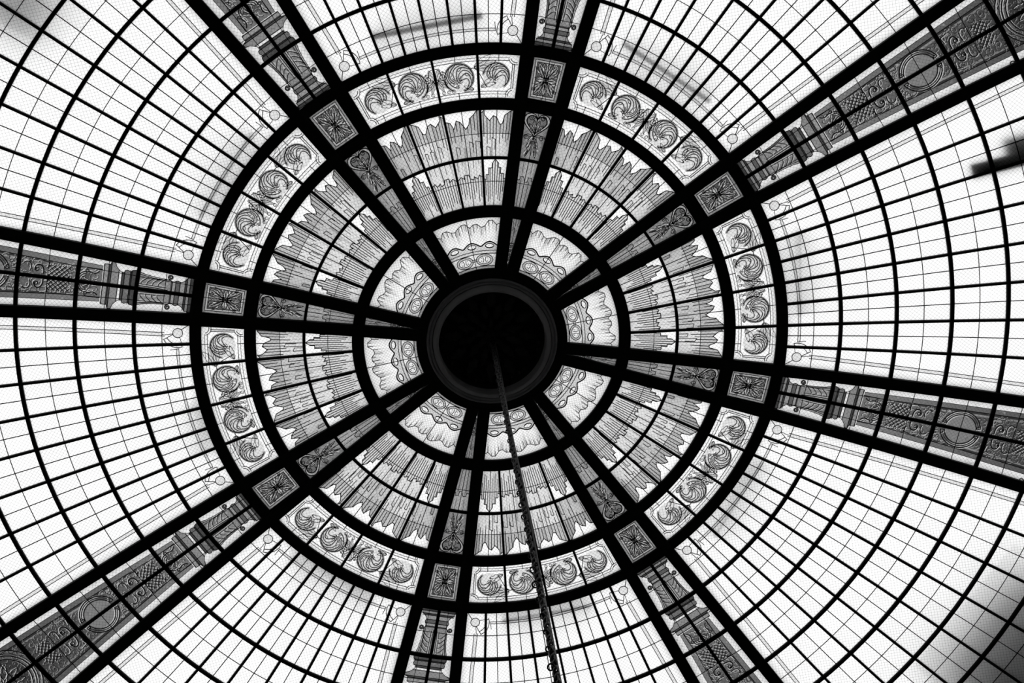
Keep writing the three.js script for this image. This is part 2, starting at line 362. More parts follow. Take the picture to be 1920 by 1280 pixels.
// ---------------------------------------------------------------- sunburst panels
{
  const t = thing('sunburst_panel', 3.14), L = [];
  // streaked ray glass: streaks run along the radius
  const box = [0, 0, 1, 1];
  const streak = (v0, amp) => { const x = art(box, 512, (k) => { k.g.fillStyle = ink(v0); k.g.fillRect(0, 0, 1, 1); for (let i = 0; i < 260; i++) { const w = rr(0.003, 0.02), x0 = rnd(), y = rr(-0.3, 1); const v = rnd() < 0.5 ? 0 : 255; k.g.fillStyle = `rgba(${v},${v},${v},${amp * rnd()})`; k.g.fillRect(x0, y, w, rr(0.2, 0.9)); } }); x.wrapS = x.wrapT = THREE.RepeatWrapping; return x; };
  const tA = streak(0.73, 0.14), tB = streak(0.84, 0.10);
  const GR = glass(1, tA), GB = glass(1, tB), GW = glass(0.98), GD = glass(0.93, tA);
  const uvp = (x, z) => [Math.atan2(x, z) * 3.1, hypot(x, z) * 0.6];
  const E = side(0.085, 3.14), eb = (r) => side(0.085, r);
  const lim = (c) => [c === 0 ? (r) => -eb(r) : () => (c - 2) * 2 * COL, c === 3 ? eb : () => (c - 1) * 2 * COL];
  const zA = [[0, 3.80], [0.14, 3.77], [0.22, 3.66], [0.32, 3.79], [0.42, 3.76], [0.5, 3.69], [0.56, 3.63], [0.66, 3.70], [0.70, 3.80], [0.82, 3.86], [0.9, 3.92], [1, 3.935]];
  const zB = [[0, 3.86], [0.12, 3.92], [0.13, 3.84], [0.28, 3.75], [0.4, 3.83], [0.5, 3.80], [0.6, 3.69], [0.68, 3.70], [0.74, 3.84], [0.9, 3.91], [1, 3.935]];
  const flip = (z) => z.map(([u, r]) => [1 - u, r]).reverse();
  const zo = [zA, flip(zB), flip(flip(zA)), zB];
  const pyr = [[0, 2.80], [0.12, 2.80], [0.12, 2.88], [0.26, 2.88], [0.26, 2.98], [0.36, 2.98], [0.36, 3.05], [0.5, 3.12], [0.62, 3.04], [0.62, 2.97], [0.76, 2.97], [0.76, 2.86], [0.88, 2.86], [0.88, 2.78], [1, 2.80]];
  const zm = [[0, 2.82], [0.14, 2.86], [0.2, 2.80], [0.34, 2.84], [0.36, 2.79], [0.5, 2.81], [0.54, 2.88], [0.7, 2.88], [0.72, 2.82], [0.84, 2.86], [1, 2.80]];
  const zi = [pyr, zm, flip(zm), flip(pyr)];
  const val = (z, u) => { for (let i = 0; i + 1 < z.length; i++) if (u <= z[i + 1][0]) { const d = z[i + 1][0] - z[i][0]; return d < 1e-6 ? z[i][1] : z[i][1] + (z[i + 1][1] - z[i][1]) * (u - z[i][0]) / d; } return z.at(-1)[1]; };
  for (let c = 0; c < 4; c++) {
    const [f0, f1] = lim(c), at = (u, r) => pol(f0(r) + (f1(r) - f0(r)) * u, r);
    const split = (z, r0, r1, up, low) => {              // panes above and below a stepped line, left and right of the centre lead
      for (const [u0, u1] of [[0, 0.5], [0.5, 1]]) {
        const zz = [[u0, val(z, u0)], ...z.filter(([u]) => u > u0 && u < u1), [u1, val(z, u1)]].map(([u, r]) => [u, Math.min(r, r1 - 0.004)]);
        const line = zz.map(([u, r]) => at(u, r));
        mesh('pane', paneGeo([...line, at(u1, r1), at((u0 + u1) / 2, r1), at(u0, r1)], uvp), up, t);
        mesh('ray_pane', paneGeo([...line, at(u1, r0), at((u0 + u1) / 2, r0), at(u0, r0)], uvp), low, t);
      }
      L.push(lead(z.map(([u, r]) => at(u, Math.min(r, r1 - 0.004))), 0.012));
    };
    split(zo[c], 3.54, C0 + 0.015, GW, c % 2 ? GR : GD);
    for (const [u0, u1] of [[0, 0.5], [0.5, 1]]) mesh('ray_pane', paneGeo([at(u0, B), at(u0, 3.54), at((u0 + u1) / 2, 3.54), at(u1, 3.54), at(u1, B), at((u0 + u1) / 2, B)], uvp), c % 2 ? GB : GR, t);
    split(zi[c], A1 - 0.01, B, c % 3 ? GB : GW, GB);
    for (const u of [0.09, 0.2, 0.3, 0.4, 0.62, 0.72, 0.82, 0.91]) L.push(lead([at(u, val(zo[c], u) - 0.004), at(u, Math.max(3.2, 3.56 - rr(-0.06, 0.26)))], 0.010));
    for (const u of [0.18, 0.36, 0.62, 0.82]) if (rnd() < 0.75) { const r0 = rr(3.2, 3.38), w = rr(0.08, 0.14), h = rr(0.05, 0.16); L.push(lead([at(u, 3.17), at(u, r0 + h), at(u + w, r0 + h * 0.8), at(u + w, r0 - 0.05)], 0.009)); }
    for (const u of [0.1, 0.2, 0.3, 0.4, 0.6, 0.7, 0.8, 0.9]) L.push(lead([at(u, val(zi[c], u) - 0.004), at(u, rr(2.4, 2.58))], 0.010));
    if (c === 1 || c === 2) for (const u of [0.12, 0.3, 0.68, 0.86]) L.push(lead([at(u, B), at(u, rr(2.95, 3.08))], 0.0065));
    L.push(lead([at(0.5, A1), at(0.5, C0)], 0.011));
  }
  for (const r of [2.75, 3.54]) L.push(lead(arcPts(-side(0.1, r), side(0.1, r), r), 0.0085));
  leads(L, t);
  for (const c of [-2, 0, 2]) bar([pol(c * COL, A1 - 0.02), pol(c * COL, C0 + 0.02)], t, 0.036);
  net(sectorOutline(A1, C0), t);
  tag(t, '', 'stained glass', 'sunburst panels round the dome');
  for (let i = 0; i < 8; i++) place(t, secDeg(i)).userData.label = `grey sunburst panel of jagged ray glass, at ${secClock[i]} o'clock from the hub`;
}

// ---------------------------------------------------------------- medallion panels next to the hub
{
  const t = thing('medallion_panel', 1.7), L = [], box = [-0.75, 1.1, 0.75, 2.2];
  const E = (r) => side(0.085, r), rows = [];
  const zig = []; { let a = -E(2.0); const hs = [2.02, 1.97, 2.05, 2.05, 2.0, 1.98, 2.03, 2.07, 2.07, 1.99, 2.04, 2.04, 1.98, 2.0, 2.09, 2.09, 2.02, 2.05]; hs.forEach((h, i) => zig.push([-E(2.0) + 2 * E(2.0) * i / (hs.length - 1), h])); }
  const zl = zig.map(([a, r]) => pol(a, r));
  const sc = []; for (let i = 0; i <= 48; i++) { const a = -E(1.7) + 2 * E(1.7) * i / 48; sc.push(pol(a, 1.655 + 0.075 * Math.pow(Math.abs(cos((a / 10.2) * PI)), 1.3))); }
  const ov = [-10.2, 0, 10.2].map((a) => ({ a, p: circle(...pol(a, 1.66), 0.068, 0.036, 18, a * D2R) }));
  const big = [-6.6, 6.6].map((a) => ({ a, o: circle(...pol(a, 1.4225), 0.138, 0.098, 26, a * D2R), i: circle(...pol(a, 1.4225), 0.1, 0.066, 22, a * D2R) }));
  const map = art(box, 560, (k) => {
    k.g.fillStyle = ink(0.95); k.g.fillRect(-1, 1, 2, 1.3); k.mottle(300, 0.05, 0.01, 0.04);
    for (const [a, r] of zig) for (let j = 0; j < 3; j++) { const b = a + rr(-0.8, 0.8), g = k.g.createLinearGradient(0, r, 0, r - 0.28); g.addColorStop(0, ink(0.5, 0.55)); g.addColorStop(1, ink(0.6, 0)); k.g.strokeStyle = g; k.g.lineWidth = rr(0.008, 0.022); k.trace([pol(b, r), pol(b, r - 0.28)]); k.g.stroke(); }
    k.fill([...sc, ...arcPts(E(1.58), -E(1.58), 1.58)], 0.80); for (const o of ov) { k.fill(o.p, 0.95); k.line(o.p, 0.012, 0.5, true); }
    k.fill([...arcPts(-E(1.58), E(1.58), 1.58), ...arcPts(E(1.53), -E(1.53), 1.53)], 0.82);
    for (const o of big) { k.fill(o.o, 0.78); k.fill(o.i, 0.97); }
    k.fill([...arcPts(-13, 13, 1.315), ...arcPts(13, -13, 1.25)], 0.72); k.mottle(300, 0.08, 0.004, 0.012);
  });
  const uv = planUV(box), M = glass(1, map);
  for (const s of [-1, 1]) {
    const half = (r0, r1) => { const a = s < 0 ? [-E(r0), -E(r1), 0] : [0, 0, E(r1)], p = []; for (let i = 0; i <= 3; i++) { const r = r0 + (r1 - r0) * i / 3; p.push(pol(s < 0 ? -E(r) : 0, r)); } p.push(...arcPts(s < 0 ? -E(r1) : 0, s < 0 ? 0 : E(r1), r1, 4).slice(1, -1)); for (let i = 3; i >= 0; i--) { const r = r0 + (r1 - r0) * i / 3; p.push(pol(s < 0 ? 0 : E(r), r)); } p.push(...arcPts(s < 0 ? 0 : E(r0), s < 0 ? -E(r0) : 0, r0, 4).slice(1, -1)); return p; };
    const hz = zl.filter((_, i) => (s < 0 ? i < 9 : i >= 9)); const zc = pol(0, 2.03);
    const edge = s < 0 ? [...hz, zc] : [zc, ...hz];
    const topA = s < 0 ? [pol(0, A0 + 0.015), pol(-E(A0) / 2, A0 + 0.015), pol(-E(A0), A0 + 0.015)] : [pol(E(A0), A0 + 0.015), pol(E(A0) / 2, A0 + 0.015), pol(0, A0 + 0.015)];
    mesh('pane', paneGeo([...edge, ...topA], uv), glass(0.9), t);
    const low = s < 0 ? [pol(0, 1.58), pol(-E(1.58) / 2, 1.58), pol(-E(1.58), 1.58), pol(-E(1.8), 1.8)] : [pol(E(1.8), 1.8), pol(E(1.58), 1.58), pol(E(1.58) / 2, 1.58), pol(0, 1.58)];
    mesh('pane', paneGeo([...edge, ...low], uv), M, t);
    mesh('pane', paneGeo(half(1.53, 1.58), uv), M, t);
    const o = big[s < 0 ? 0 : 1];
    mesh('pane', paneGeo(half(1.315, 1.53), uv, [o.o]), M, t);
    mesh('medallion_centre', paneGeo(o.i, uv), M, mesh('medallion', paneGeo(o.o, uv, [o.i]), M, t));
    mesh('pane', paneGeo(half(HUB - 0.02, 1.315), uv), M, t);
  }
  L.push(lead(zl, 0.010), lead(sc, 0.019), lead([pol(0, HUB - 0.01), pol(0, A0)], 0.011));
  for (const [a, r] of zig) L.push(lead([pol(a, r), pol(a, r - rr(0.06, 0.14))], 0.007));
  for (const o of ov) L.push(lead(o.p.slice(9), 0.016), lead(o.p.slice(0, 10), 0.009));
  for (const o of big) {
    L.push(lead(o.o, 0.010, true), lead(o.i, 0.009, true)); const [cx, cz] = pol(o.a, 1.425);
    for (const s of [-1, 1]) { const T = o.a * D2R, w = (u, v) => [cx + u * cos(T) + v * sin(T), cz - u * sin(T) + v * cos(T)]; L.push(lead(bez(w(s * 0.03, 0.05), w(s * 0.01, 0.02), w(s * 0.01, -0.02), w(s * 0.03, -0.05), 8), 0.009), lead([w(s * 0.055, 0.035), w(s * 0.045, 0.02)], 0.008), lead([w(s * 0.055, -0.035), w(s * 0.045, -0.02)], 0.008)); }
  }
  L.push(lead([pol(-2, 1.44), pol(2, 1.44)], 0.008), lead([pol(-2, 1.41), pol(2, 1.41)], 0.008));
  for (const [r, w] of [[1.58, 0.010], [1.53, 0.012], [1.315, 0.012]]) L.push(lead(arcPts(-side(0.1, r), side(0.1, r), r), w));
  leads(L, t); net(sectorOutline(HUB, A0), t, 0.04);
  tag(t, '', 'stained glass', 'medallion panels round the hub');
  for (let i = 0; i < 8; i++) place(t, secDeg(i)).userData.label = `panel with two oval medallions touching the hub, at ${secClock[i]} o'clock`;
}

// ---------------------------------------------------------------- rib strips: wedge, ray, heart, rosette
const strip = (r0, r1, d = 0.015, n = 3) => { const p = []; for (let i = 0; i <= n; i++) { const r = r0 + (r1 - r0) * i / n; p.push([-xe(r) - d, r]); } for (let i = n; i >= 0; i--) { const r = r0 + (r1 - r0) * i / n; p.push([xe(r) + d, r]); } return p; };
const stripPart = (x0, x1, r0, r1, d = 0.015) => {          // x0, x1 as shares of the half width
  const X = (f, r) => f * (xe(r) + d), n = 3, p = []; for (let i = 0; i <= n; i++) { const r = r0 + (r1 - r0) * i / n; p.push([X(x0, r), r]); } for (let i = n; i >= 0; i--) { const r = r0 + (r1 - r0) * i / n; p.push([X(x1, r), r]); } return p;
};
{ // wedge
  const t = thing('wedge_panel', 1.8), L = [], box = [-0.12, 1.2, 0.12, 2.2];
  const map = art(box, 500, (k) => { k.g.fillStyle = ink(0.62); k.g.fillRect(-1, 1, 2, 2); k.fill([[-1, 1.2], [1, 1.2], [1, 1.72], [-1, 1.72]], 0.5); for (let r = 1.4; r < 1.72; r += 0.075) { k.fill(circle(0, r, 0.03, 0.03), 0.15); k.fill(circle(0, r, 0.02, 0.022), 0.9); } k.mottle(300, 0.16, 0.005, 0.03); });
  const G = glass(1, map), uv = planUV(box), q = [1.4, 1.72, A0 + 0.015];
  for (let i = 0; i < 2; i++) for (const s of [-1, 0]) mesh('pane', paneGeo(stripPart(s, s + 1, q[i], q[i + 1]), uv), G, t);
  L.push(lead([[0, 1.45], [0, A0]], 0.008));
  for (const r of [1.72, 1.69, 1.615, 1.545, 1.475]) L.push(lead([[-xe(r) - 0.01, r], [xe(r) + 0.01, r]], 0.009));
  L.push(lead([[-0.045, 2.1], [-0.02, 1.95], [0.0, 2.0], [0.02, 1.9], [0.04, 2.1]], 0.007));
  leads(L, t); net(strip(1.3, A0), t, 0.04); tag(t, '', 'stained glass', 'narrow wedge panels between the paired ribs at the hub');
  for (let i = 0; i < 8; i++) place(t, ribDeg(i)).userData.label = `narrow dark wedge panel between paired ribs at the hub, at ${ribClock[i]} o'clock`;
}
{ // ray
  const t = thing('ray_panel', 2.75), L = [], box = [-0.2, 2.3, 0.2, 3.2];
  const map = art(box, 400, (k) => { k.g.fillStyle = ink(0.66); k.g.fillRect(-1, 2, 2, 2); for (let i = 0; i < 90; i++) { k.g.fillStyle = rnd() < 0.5 ? ink(0.3, 0.14 * rnd()) : ink(1, 0.14 * rnd()); k.g.fillRect(rr(-0.2, 0.2), rr(2.2, 3.1), rr(0.004, 0.02), rr(0.2, 0.8)); } k.mottle(200, 0.06, 0.005, 0.02); });
  const G = glass(1, map), G2 = glass(0.93, map), uv = planUV(box);
  const z = [[-1, 2.80], [-0.6, 2.80], [-0.55, 2.86], [-0.2, 2.86], [0, 2.78], [0.3, 2.78], [0.35, 2.86], [0.7, 2.86], [0.75, 2.81], [1, 2.81]], at = (f, r) => [f * (xe(r) + 0.015), r];
  for (const s of [-1, 0]) {
    const zz = z.filter(([f]) => f >= s - 1e-9 && f <= s + 1), ln = zz.map(([f, r]) => at(f, r));
    mesh('pane', paneGeo([...ln, at(s + 1, B), at(s, B)], uv), G, t); mesh('pane', paneGeo([...ln, at(s + 1, A1 - 0.015), at(s, A1 - 0.015)], uv), G2, t);
  }
  L.push(lead(z.map(([f, r]) => at(f, r)), 0.010), lead([[0, A1], [0, B]], 0.011), lead([at(-1, 2.745), at(1, 2.745)], 0.008));
  for (const f of [-0.5, 0.5]) L.push(lead([at(f, A1), at(f, 2.8)], 0.007), lead([at(f * 0.9, B), at(f * 0.9, 2.92)], 0.006));
  leads(L, t); net(strip(A1, B), t); tag(t, '', 'stained glass', 'tapering ray panels between the paired ribs');
  for (let i = 0; i < 8; i++) place(t, ribDeg(i)).userData.label = `plain grey tapering panel between paired ribs, at ${ribClock[i]} o'clock from hub`;
}
{ // heart
  const t = thing('heart_panel', 3.54), L = [], box = [-0.25, 3.1, 0.25, 3.97];
  const heart = (k, dz = 0) => { const p = []; for (let i = 0; i <= 40; i++) { const a = i / 40 * 2 * PI, x = 16 * sin(a) ** 3, z = 13 * cos(a) - 5 * cos(2 * a) - 2 * cos(3 * a) - cos(4 * a); p.push([x * 0.0122 * k, 3.755 + dz + z * 0.0125 * k]); } return p; };
  const lv = []; for (const d of [-0.75, -0.25, 0.25, 0.75]) lv.push(leaf(0, 3.6, PI / 2 + d * 0.9, 0.23 - 0.06 * Math.abs(d), 0.03));
  for (const d of [-0.5, 0.5]) lv.push(leaf(0, 3.52, -PI / 2 + d, 0.2, 0.026)); for (const d of [-0.22, 0.22]) lv.push(leaf(d * 0.1, 3.46, -PI / 2 + d, 0.27, 0.022));
  const map = art(box, 460, (k) => {
    k.g.fillStyle = ink(0.54); k.g.fillRect(-1, 3, 2, 2); k.mottle(240, 0.1, 0.01, 0.04);
    k.fill(heart(1), 0.42); k.line(heart(0.98), 0.036, 0.7, true); k.line(heart(1.1), 0.014, 0.14, true); k.line(heart(0.84), 0.02, 0.16, true);
    for (const e of lv) { k.fill(e.outline, 0.74); k.line(e.outline, 0.012, 0.16, true); k.line(e.rib, 0.014, 0.26); }
    for (const s of [-1, 1]) { k.line(spiral(s * 0.095, 3.85, 0.05, 0.01, 0, s * 1.4), 0.012, 0.2); k.line(spiral(s * 0.13, 3.53, 0.05, 0.012, 0, s * 1.3), 0.013, 0.22); } for (let i = 0; i < 26; i++) { const x = rr(-0.12, 0.12), z = rr(3.2, 3.5); k.line([[x, z], [x * 0.7, z + 0.06]], 0.01, rnd() < 0.5 ? 0.8 : 0.2); } k.mottle(300, 0.12, 0.004, 0.014);
  });
  const G = glass(1, map), uv = planUV(box);
  for (const s of [-1, 0]) for (const [r0, r1] of [[B, 3.54], [3.54, C0 + 0.015]]) mesh('pane', paneGeo(stripPart(s, s + 1, r0, r1), uv), G, t);
  L.push(lead(heart(1.08), 0.012, true), lead(heart(0.84), 0.010, true), lead([[0, B], [0, C0]], 0.009), lead([[-xe(3.54), 3.54], [xe(3.54), 3.54]], 0.008));
  for (const s of [-1, 1]) L.push(lead(spiral(s * 0.095, 3.85, 0.05, 0.012, 0, s * 1.3, 18), 0.008), lead(bez([s * 0.02, 3.55], [s * 0.09, 3.6], [s * 0.19, 3.56], [s * 0.13, 3.49], 10), 0.009), lead(bez([s * 0.01, 3.5], [s * 0.09, 3.42], [s * 0.02, 3.34], [s * 0.07, 3.24], 10), 0.007));
  for (const e of lv) L.push(lead(e.outline, 0.005, true));
  leads(L, t); net(strip(B, C0), t); tag(t, '', 'stained glass', 'heart panels between the paired ribs');
  for (let i = 0; i < 8; i++) place(t, ribDeg(i)).userData.label = `grey heart scroll panel between paired ribs, at ${ribClock[i]} o'clock from the hub`;
}
{ // rosette
  const t = thing('rosette_panel', 4.466), L = [], box = [-0.36, 4.05, 0.36, 4.88], cz = 4.468;
  const h0 = 0.228, h1 = 0.258, fr = (d) => [[-h0 + d, C1 + 0.02 + d], [h0 - d, C1 + 0.02 + d], [h1 - d, D0 - d], [-h1 + d, D0 - d]];
  const lv = []; for (let i = 0; i < 4; i++) { const sx = i % 2 ? 1 : -1, sz = i < 2 ? 1 : -1, a = Math.atan2(sz * 0.25, sx * 0.15); for (const d of [-0.3, 0.3]) lv.push(leaf(sx * 0.02, cz + sz * 0.03, a + d, 0.24, 0.04, 4)); lv.push(leaf(sx * 0.015, cz + sz * 0.02, a, 0.275, 0.05, 4)); }
  lv.push(leaf(0, cz + 0.03, PI / 2, 0.22, 0.05), leaf(0, cz - 0.03, -PI / 2, 0.22, 0.05), leaf(0.02, cz, 0, 0.15, 0.045), leaf(-0.02, cz, PI, 0.15, 0.045));
  const map = art(box, 460, (k) => {
    k.g.fillStyle = ink(0.60); k.g.fillRect(-1, 4, 2, 2); k.mottle(120, 0.1, 0.01, 0.05);
    k.fill(fr(0.085), 0.33); k.line(fr(0.055), 0.02, 0.72, true); for (const e of lv) { k.fill(e.outline, 0.66); k.line(e.outline, 0.010, 0.2, true); k.line(e.rib, 0.02, 0.34); }
    for (let i = 0; i < 70; i++) { const w = rr(0, 6.28), d = rr(0.05, 0.26), x = d * 0.75 * cos(w), z = cz + d * 1.15 * sin(w); k.line([[x, z], [x + 0.035 * cos(w), z + 0.05 * sin(w)]], rr(0.006, 0.012), rnd() < 0.5 ? 0.85 : 0.2); }
    k.fill(circle(0, cz, 0.045), 0.6); k.fill(circle(0, cz, 0.02), 0.15); k.mottle(300, 0.14, 0.004, 0.016);
  });
  const G = glass(0.97, map), uv = planUV(box);
  for (const s of [-1, 0]) for (const [r0, r1] of [[C1 - 0.015, cz], [cz, D0 + 0.015]]) mesh('pane', paneGeo(stripPart(s, s + 1, r0, r1), uv), G, t);
  for (const s of [-1, 1]) mesh('frame_fillet', barGeo([[s * (h0 + 0.04), C1 - 0.02], [s * (h1 + 0.04), D0 + 0.02]], 0.08, -0.035, 0.012), IRON, t);
  mesh('frame_fillet', barGeo([[-0.27, C1], [0.27, C1]], 0.05, -0.035, 0.012), IRON, t);
  L.push(lead(fr(0.036), 0.009, true), lead(fr(0.075), 0.012, true), lead([[0, C1], [0, D0]], 0.008), lead(circle(0, cz, 0.04), 0.008, true));
  for (const e of lv) L.push(lead(e.outline, 0.0055, true), lead(e.rib, 0.0055));
  leads(L, t); net(strip(C1, D0), t); tag(t, '', 'stained glass', 'rosette panels between the paired ribs');
  for (let i = 0; i < 8; i++) place(t, ribDeg(i)).userData.label = `dark framed leaf rosette between paired ribs, at ${ribClock[i]} o'clock from the hub`;
}

// ---------------------------------------------------------------- pilaster strips: painted baluster and shaft
{
  const t = thing('pilaster_panel', 8), L = [], box = [-0.92, 4.95, 0.92, 11.35];
  // the baluster's half outline (half width, radius) from the ring outward
  const prof = [[0.30, 5.0], [0.30, 5.05], [0.285, 5.06], [0.285, 5.1], [0.235, 5.13], [0.205, 5.17], [0.19, 5.21], [0.205, 5.23], [0.212, 5.255], [0.205, 5.28], [0.19, 5.3], [0.19, 5.335], [0.20, 5.36], [0.215, 5.45], [0.225, 5.6], [0.25, 5.76], [0.285, 5.87], [0.30, 5.92], [0.29, 5.97], [0.255, 6.0], [0.27, 6.02], [0.285, 6.05], [0.27, 6.085], [0.235, 6.1], [0.24, 6.15], [0.29, 6.2], [0.33, 6.23], [0.40, 6.25], [0.40, 6.30], [0.34, 6.32], [0.34, 6.41], [0.31, 6.42]];
  const body = [...prof.map(([x, z]) => [-x, z]), ...prof.slice().reverse().map(([x, z]) => [x, z])];
  const hw = (z) => { for (let i = 0; i + 1 < prof.length; i++) if (z <= prof[i + 1][1]) return prof[i][0]; return 0.3; };
  const bands = [[5.0, 5.05, 0.25], [5.05, 5.1, 0.5], [5.1, 5.13, 0.22], [5.13, 5.21, 0.55], [5.21, 5.28, 0.34], [5.28, 5.335, 0.55], [5.335, 5.36, 0.25], [5.87, 5.98, 0.26], [5.98, 6.0, 0.2], [6.0, 6.09, 0.40], [6.09, 6.13, 0.26], [6.13, 6.18, 0.85], [6.18, 6.3, 0.5], [6.3, 6.33, 0.28], [6.33, 6.41, 0.55], [6.41, 6.43, 0.25]];
  const shaft = (d) => { const a = [], b = []; for (let i = 0; i <= 12; i++) { const r = 6.43 + i / 12 * 4.9, x = Math.max(0.24, xe(r) - d); a.push([-x, r]); b.push([x, r]); } return [a, b]; };
  const SC = [];                                        // scroll strokes [points, width]
  const mirror = (p) => p.map(([x, z]) => [-x, z]);
  const both = (p, w) => { SC.push([p, w]); SC.push([mirror(p), w]); };
  both(spiral(0.255, 5.37, 0.042, 0.012, PI, -1.3, 16), 0.012);
  both([[0.215, 5.38], [0.2, 5.45], [0.2, 5.6], [0.225, 5.76], [0.25, 5.87]], 0.008); both([[0.03, 5.4], [0.045, 5.6], [0.05, 5.87]], 0.009); both([[0.07, 5.42], [0.085, 5.87]], 0.006);
  for (const z of [5.48, 5.57, 5.66, 5.75]) both(bez([0.085, z + 0.07], [0.13, z + 0.08], [0.17, z], [0.205, z - 0.03], 6), 0.008);
  for (const [r, w] of [[0.17, 0.013], [0.135, 0.009], [0.1, 0.009]]) SC.push([circle(0, 6.68, r, r * 0.72, 22).slice(0, 12), w]);   // shell
  for (let i = 1; i < 6; i++) { const a = i / 6 * PI; SC.push([[[0.03 * cos(a), 6.6], [0.1 * cos(a), 6.66 + 0.08 * sin(a)]], 0.007]); }
  both(bez([0.16, 6.68], [0.22, 6.62], [0.1, 6.56], [0.2, 6.48], 10), 0.013); both(spiral(0.19, 6.66, 0.035, 0.01, 0, 1.2, 12), 0.010);
  const lattice = (z0, z1) => { const s = 0.075; for (let d = z0 - 0.6; d < z1 + 0.6; d += s) for (const g of [1, -1]) { const a = []; for (let i = 0; i <= 10; i++) { const x = -0.26 + 0.052 * i, z = d + g * x; if (z > z0 && z < z1 && Math.abs(x) < 0.25) a.push([x, z]); } if (a.length > 1) SC.push([[a[0], a.at(-1)], 0.009]); } };
  const ess = (z, k) => { both(bez([0.05, z], [0.22 * k, z - 0.02], [0.24 * k, z + 0.14], [0.1, z + 0.13], 12), 0.015); both(spiral(0.12 * k, z + 0.1, 0.04, 0.012, 1, 1.3, 14), 0.011); both(bez([0.08, z + 0.2], [0.2 * k, z + 0.16], [0.26 * k, z + 0.24], [0.2 * k, z + 0.3], 10), 0.012); both([[0.16 * k, z - 0.06], [0.25 * k, z - 0.08], [0.27 * k, z + 0.02]], 0.010); };
  const medal = (z, R, e) => { for (const [q, w] of [[1, 0.014], [0.9, 0.008], [0.8, 0.012]]) for (const h of [0, 1]) { const a = []; for (let i = 0; i <= 14; i++) { const w2 = (h * 180 + 12 + i * 11.2 - 90) * D2R; a.push([R * q * cos(w2), z + R * q * e * sin(w2)]); } SC.push([a, w]); } both(spiral(0.09, z + R * e * 0.86, 0.04, 0.012, 0, 1.2, 12), 0.010); both(spiral(0.09, z - R * e * 0.86, 0.04, 0.012, 0, -1.2, 12), 0.010); };
  lattice(6.9, 7.28); ess(7.32, 1); medal(8.16, 0.33, 1.0); ess(8.72, 1.15); lattice(9.08, 9.36);
  for (const q of [1, 0.9, 0.84, 0.74]) SC.push([circle(0, 10.1, 0.62 * q, 0.62 * q, 30).slice(15), q === 0.9 ? 0.008 : 0.013], [circle(0, 10.1, 0.62 * q, 0.62 * q, 30).slice(0, 16), 0.012]);
  for (let i = 0; i < 10; i++) { const e = leaf(0, 10.1, i / 10 * 2 * PI, 0.36, 0.06); SC.push([[...e.outline, e.outline[0]], 0.009]); }
  both(spiral(0.66, 9.38, 0.05, 0.012, 0, 1.2, 14), 0.011);
  lattice(10.8, 11.3);
  const map = art(box, 230, (k) => {
    k.g.fillStyle = ink(0.90); k.g.fillRect(-1, 4, 2, 8); k.mottle(300, 0.05, 0.02, 0.1);
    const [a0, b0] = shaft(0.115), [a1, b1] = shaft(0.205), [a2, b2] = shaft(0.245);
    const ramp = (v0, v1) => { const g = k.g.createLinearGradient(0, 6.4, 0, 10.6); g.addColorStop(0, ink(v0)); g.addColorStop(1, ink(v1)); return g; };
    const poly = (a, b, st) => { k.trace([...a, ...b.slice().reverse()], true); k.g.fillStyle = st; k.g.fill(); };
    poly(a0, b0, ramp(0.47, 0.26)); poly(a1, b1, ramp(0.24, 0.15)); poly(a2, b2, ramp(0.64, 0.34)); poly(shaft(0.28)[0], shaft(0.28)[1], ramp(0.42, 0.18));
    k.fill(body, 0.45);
    k.g.save(); k.trace(body, true); k.g.clip();
    k.fill([[-0.5, 5.36], [0.5, 5.36], [0.5, 5.87], [-0.5, 5.87]], 0.5);
    for (let i = 0; i < 60; i++) { const s = rnd() < 0.5 ? -1 : 1, x = s * rr(0.05, 0.26); k.line([[x, rr(5.4, 5.6)], [x + s * rr(0, 0.03), rr(5.6, 5.87)]], 0.012, rr(0.3, 0.7)); }
    for (const [z0, z1, v] of bands) { k.fill([[-0.5, z0], [0.5, z0], [0.5, z1], [-0.5, z1]], v); k.line([[-0.5, z0], [0.5, z0]], 0.012, 0.16); }
    k.g.restore();
    for (const [x, z] of [[-0.255, 5.37], [0.255, 5.37]]) k.fill(circle(x, z, 0.045), 0.35);
    k.fill(circle(0, 6.68, 0.17, 0.125), 0.3); k.fill(circle(0, 8.16, 0.31, 0.31), 0.3); k.fill(circle(0, 8.16, 0.25, 0.25), 0.46); k.fill(circle(0, 10.1, 0.62, 0.62), 0.34); k.fill(circle(0, 10.1, 0.46, 0.46), 0.2);
    for (let i = 0; i < 420; i++) {                      // carved foliage between the scrolls
      const z = rr(6.5, 11.2), x = rr(0, 0.25) * Math.min(2.2, 0.8 + (z - 6.4) * 0.28), d = rr(0, 6.28), r = rr(0.02, 0.05), dim = 1 - (z - 6.4) * 0.11;
      if (hypot(x, z - 8.16) < 0.34 || (Math.abs(z - 6.45) < 0.06)) continue;
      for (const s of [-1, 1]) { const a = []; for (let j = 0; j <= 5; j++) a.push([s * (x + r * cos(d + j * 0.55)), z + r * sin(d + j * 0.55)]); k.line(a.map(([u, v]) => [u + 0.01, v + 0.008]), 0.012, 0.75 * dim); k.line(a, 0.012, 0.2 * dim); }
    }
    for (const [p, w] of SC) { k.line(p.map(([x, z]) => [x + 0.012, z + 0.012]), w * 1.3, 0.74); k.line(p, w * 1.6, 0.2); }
    k.mottle(1800, 0.13, 0.006, 0.028);
  });
  const G = glass(1, map), uv = planUV(box);
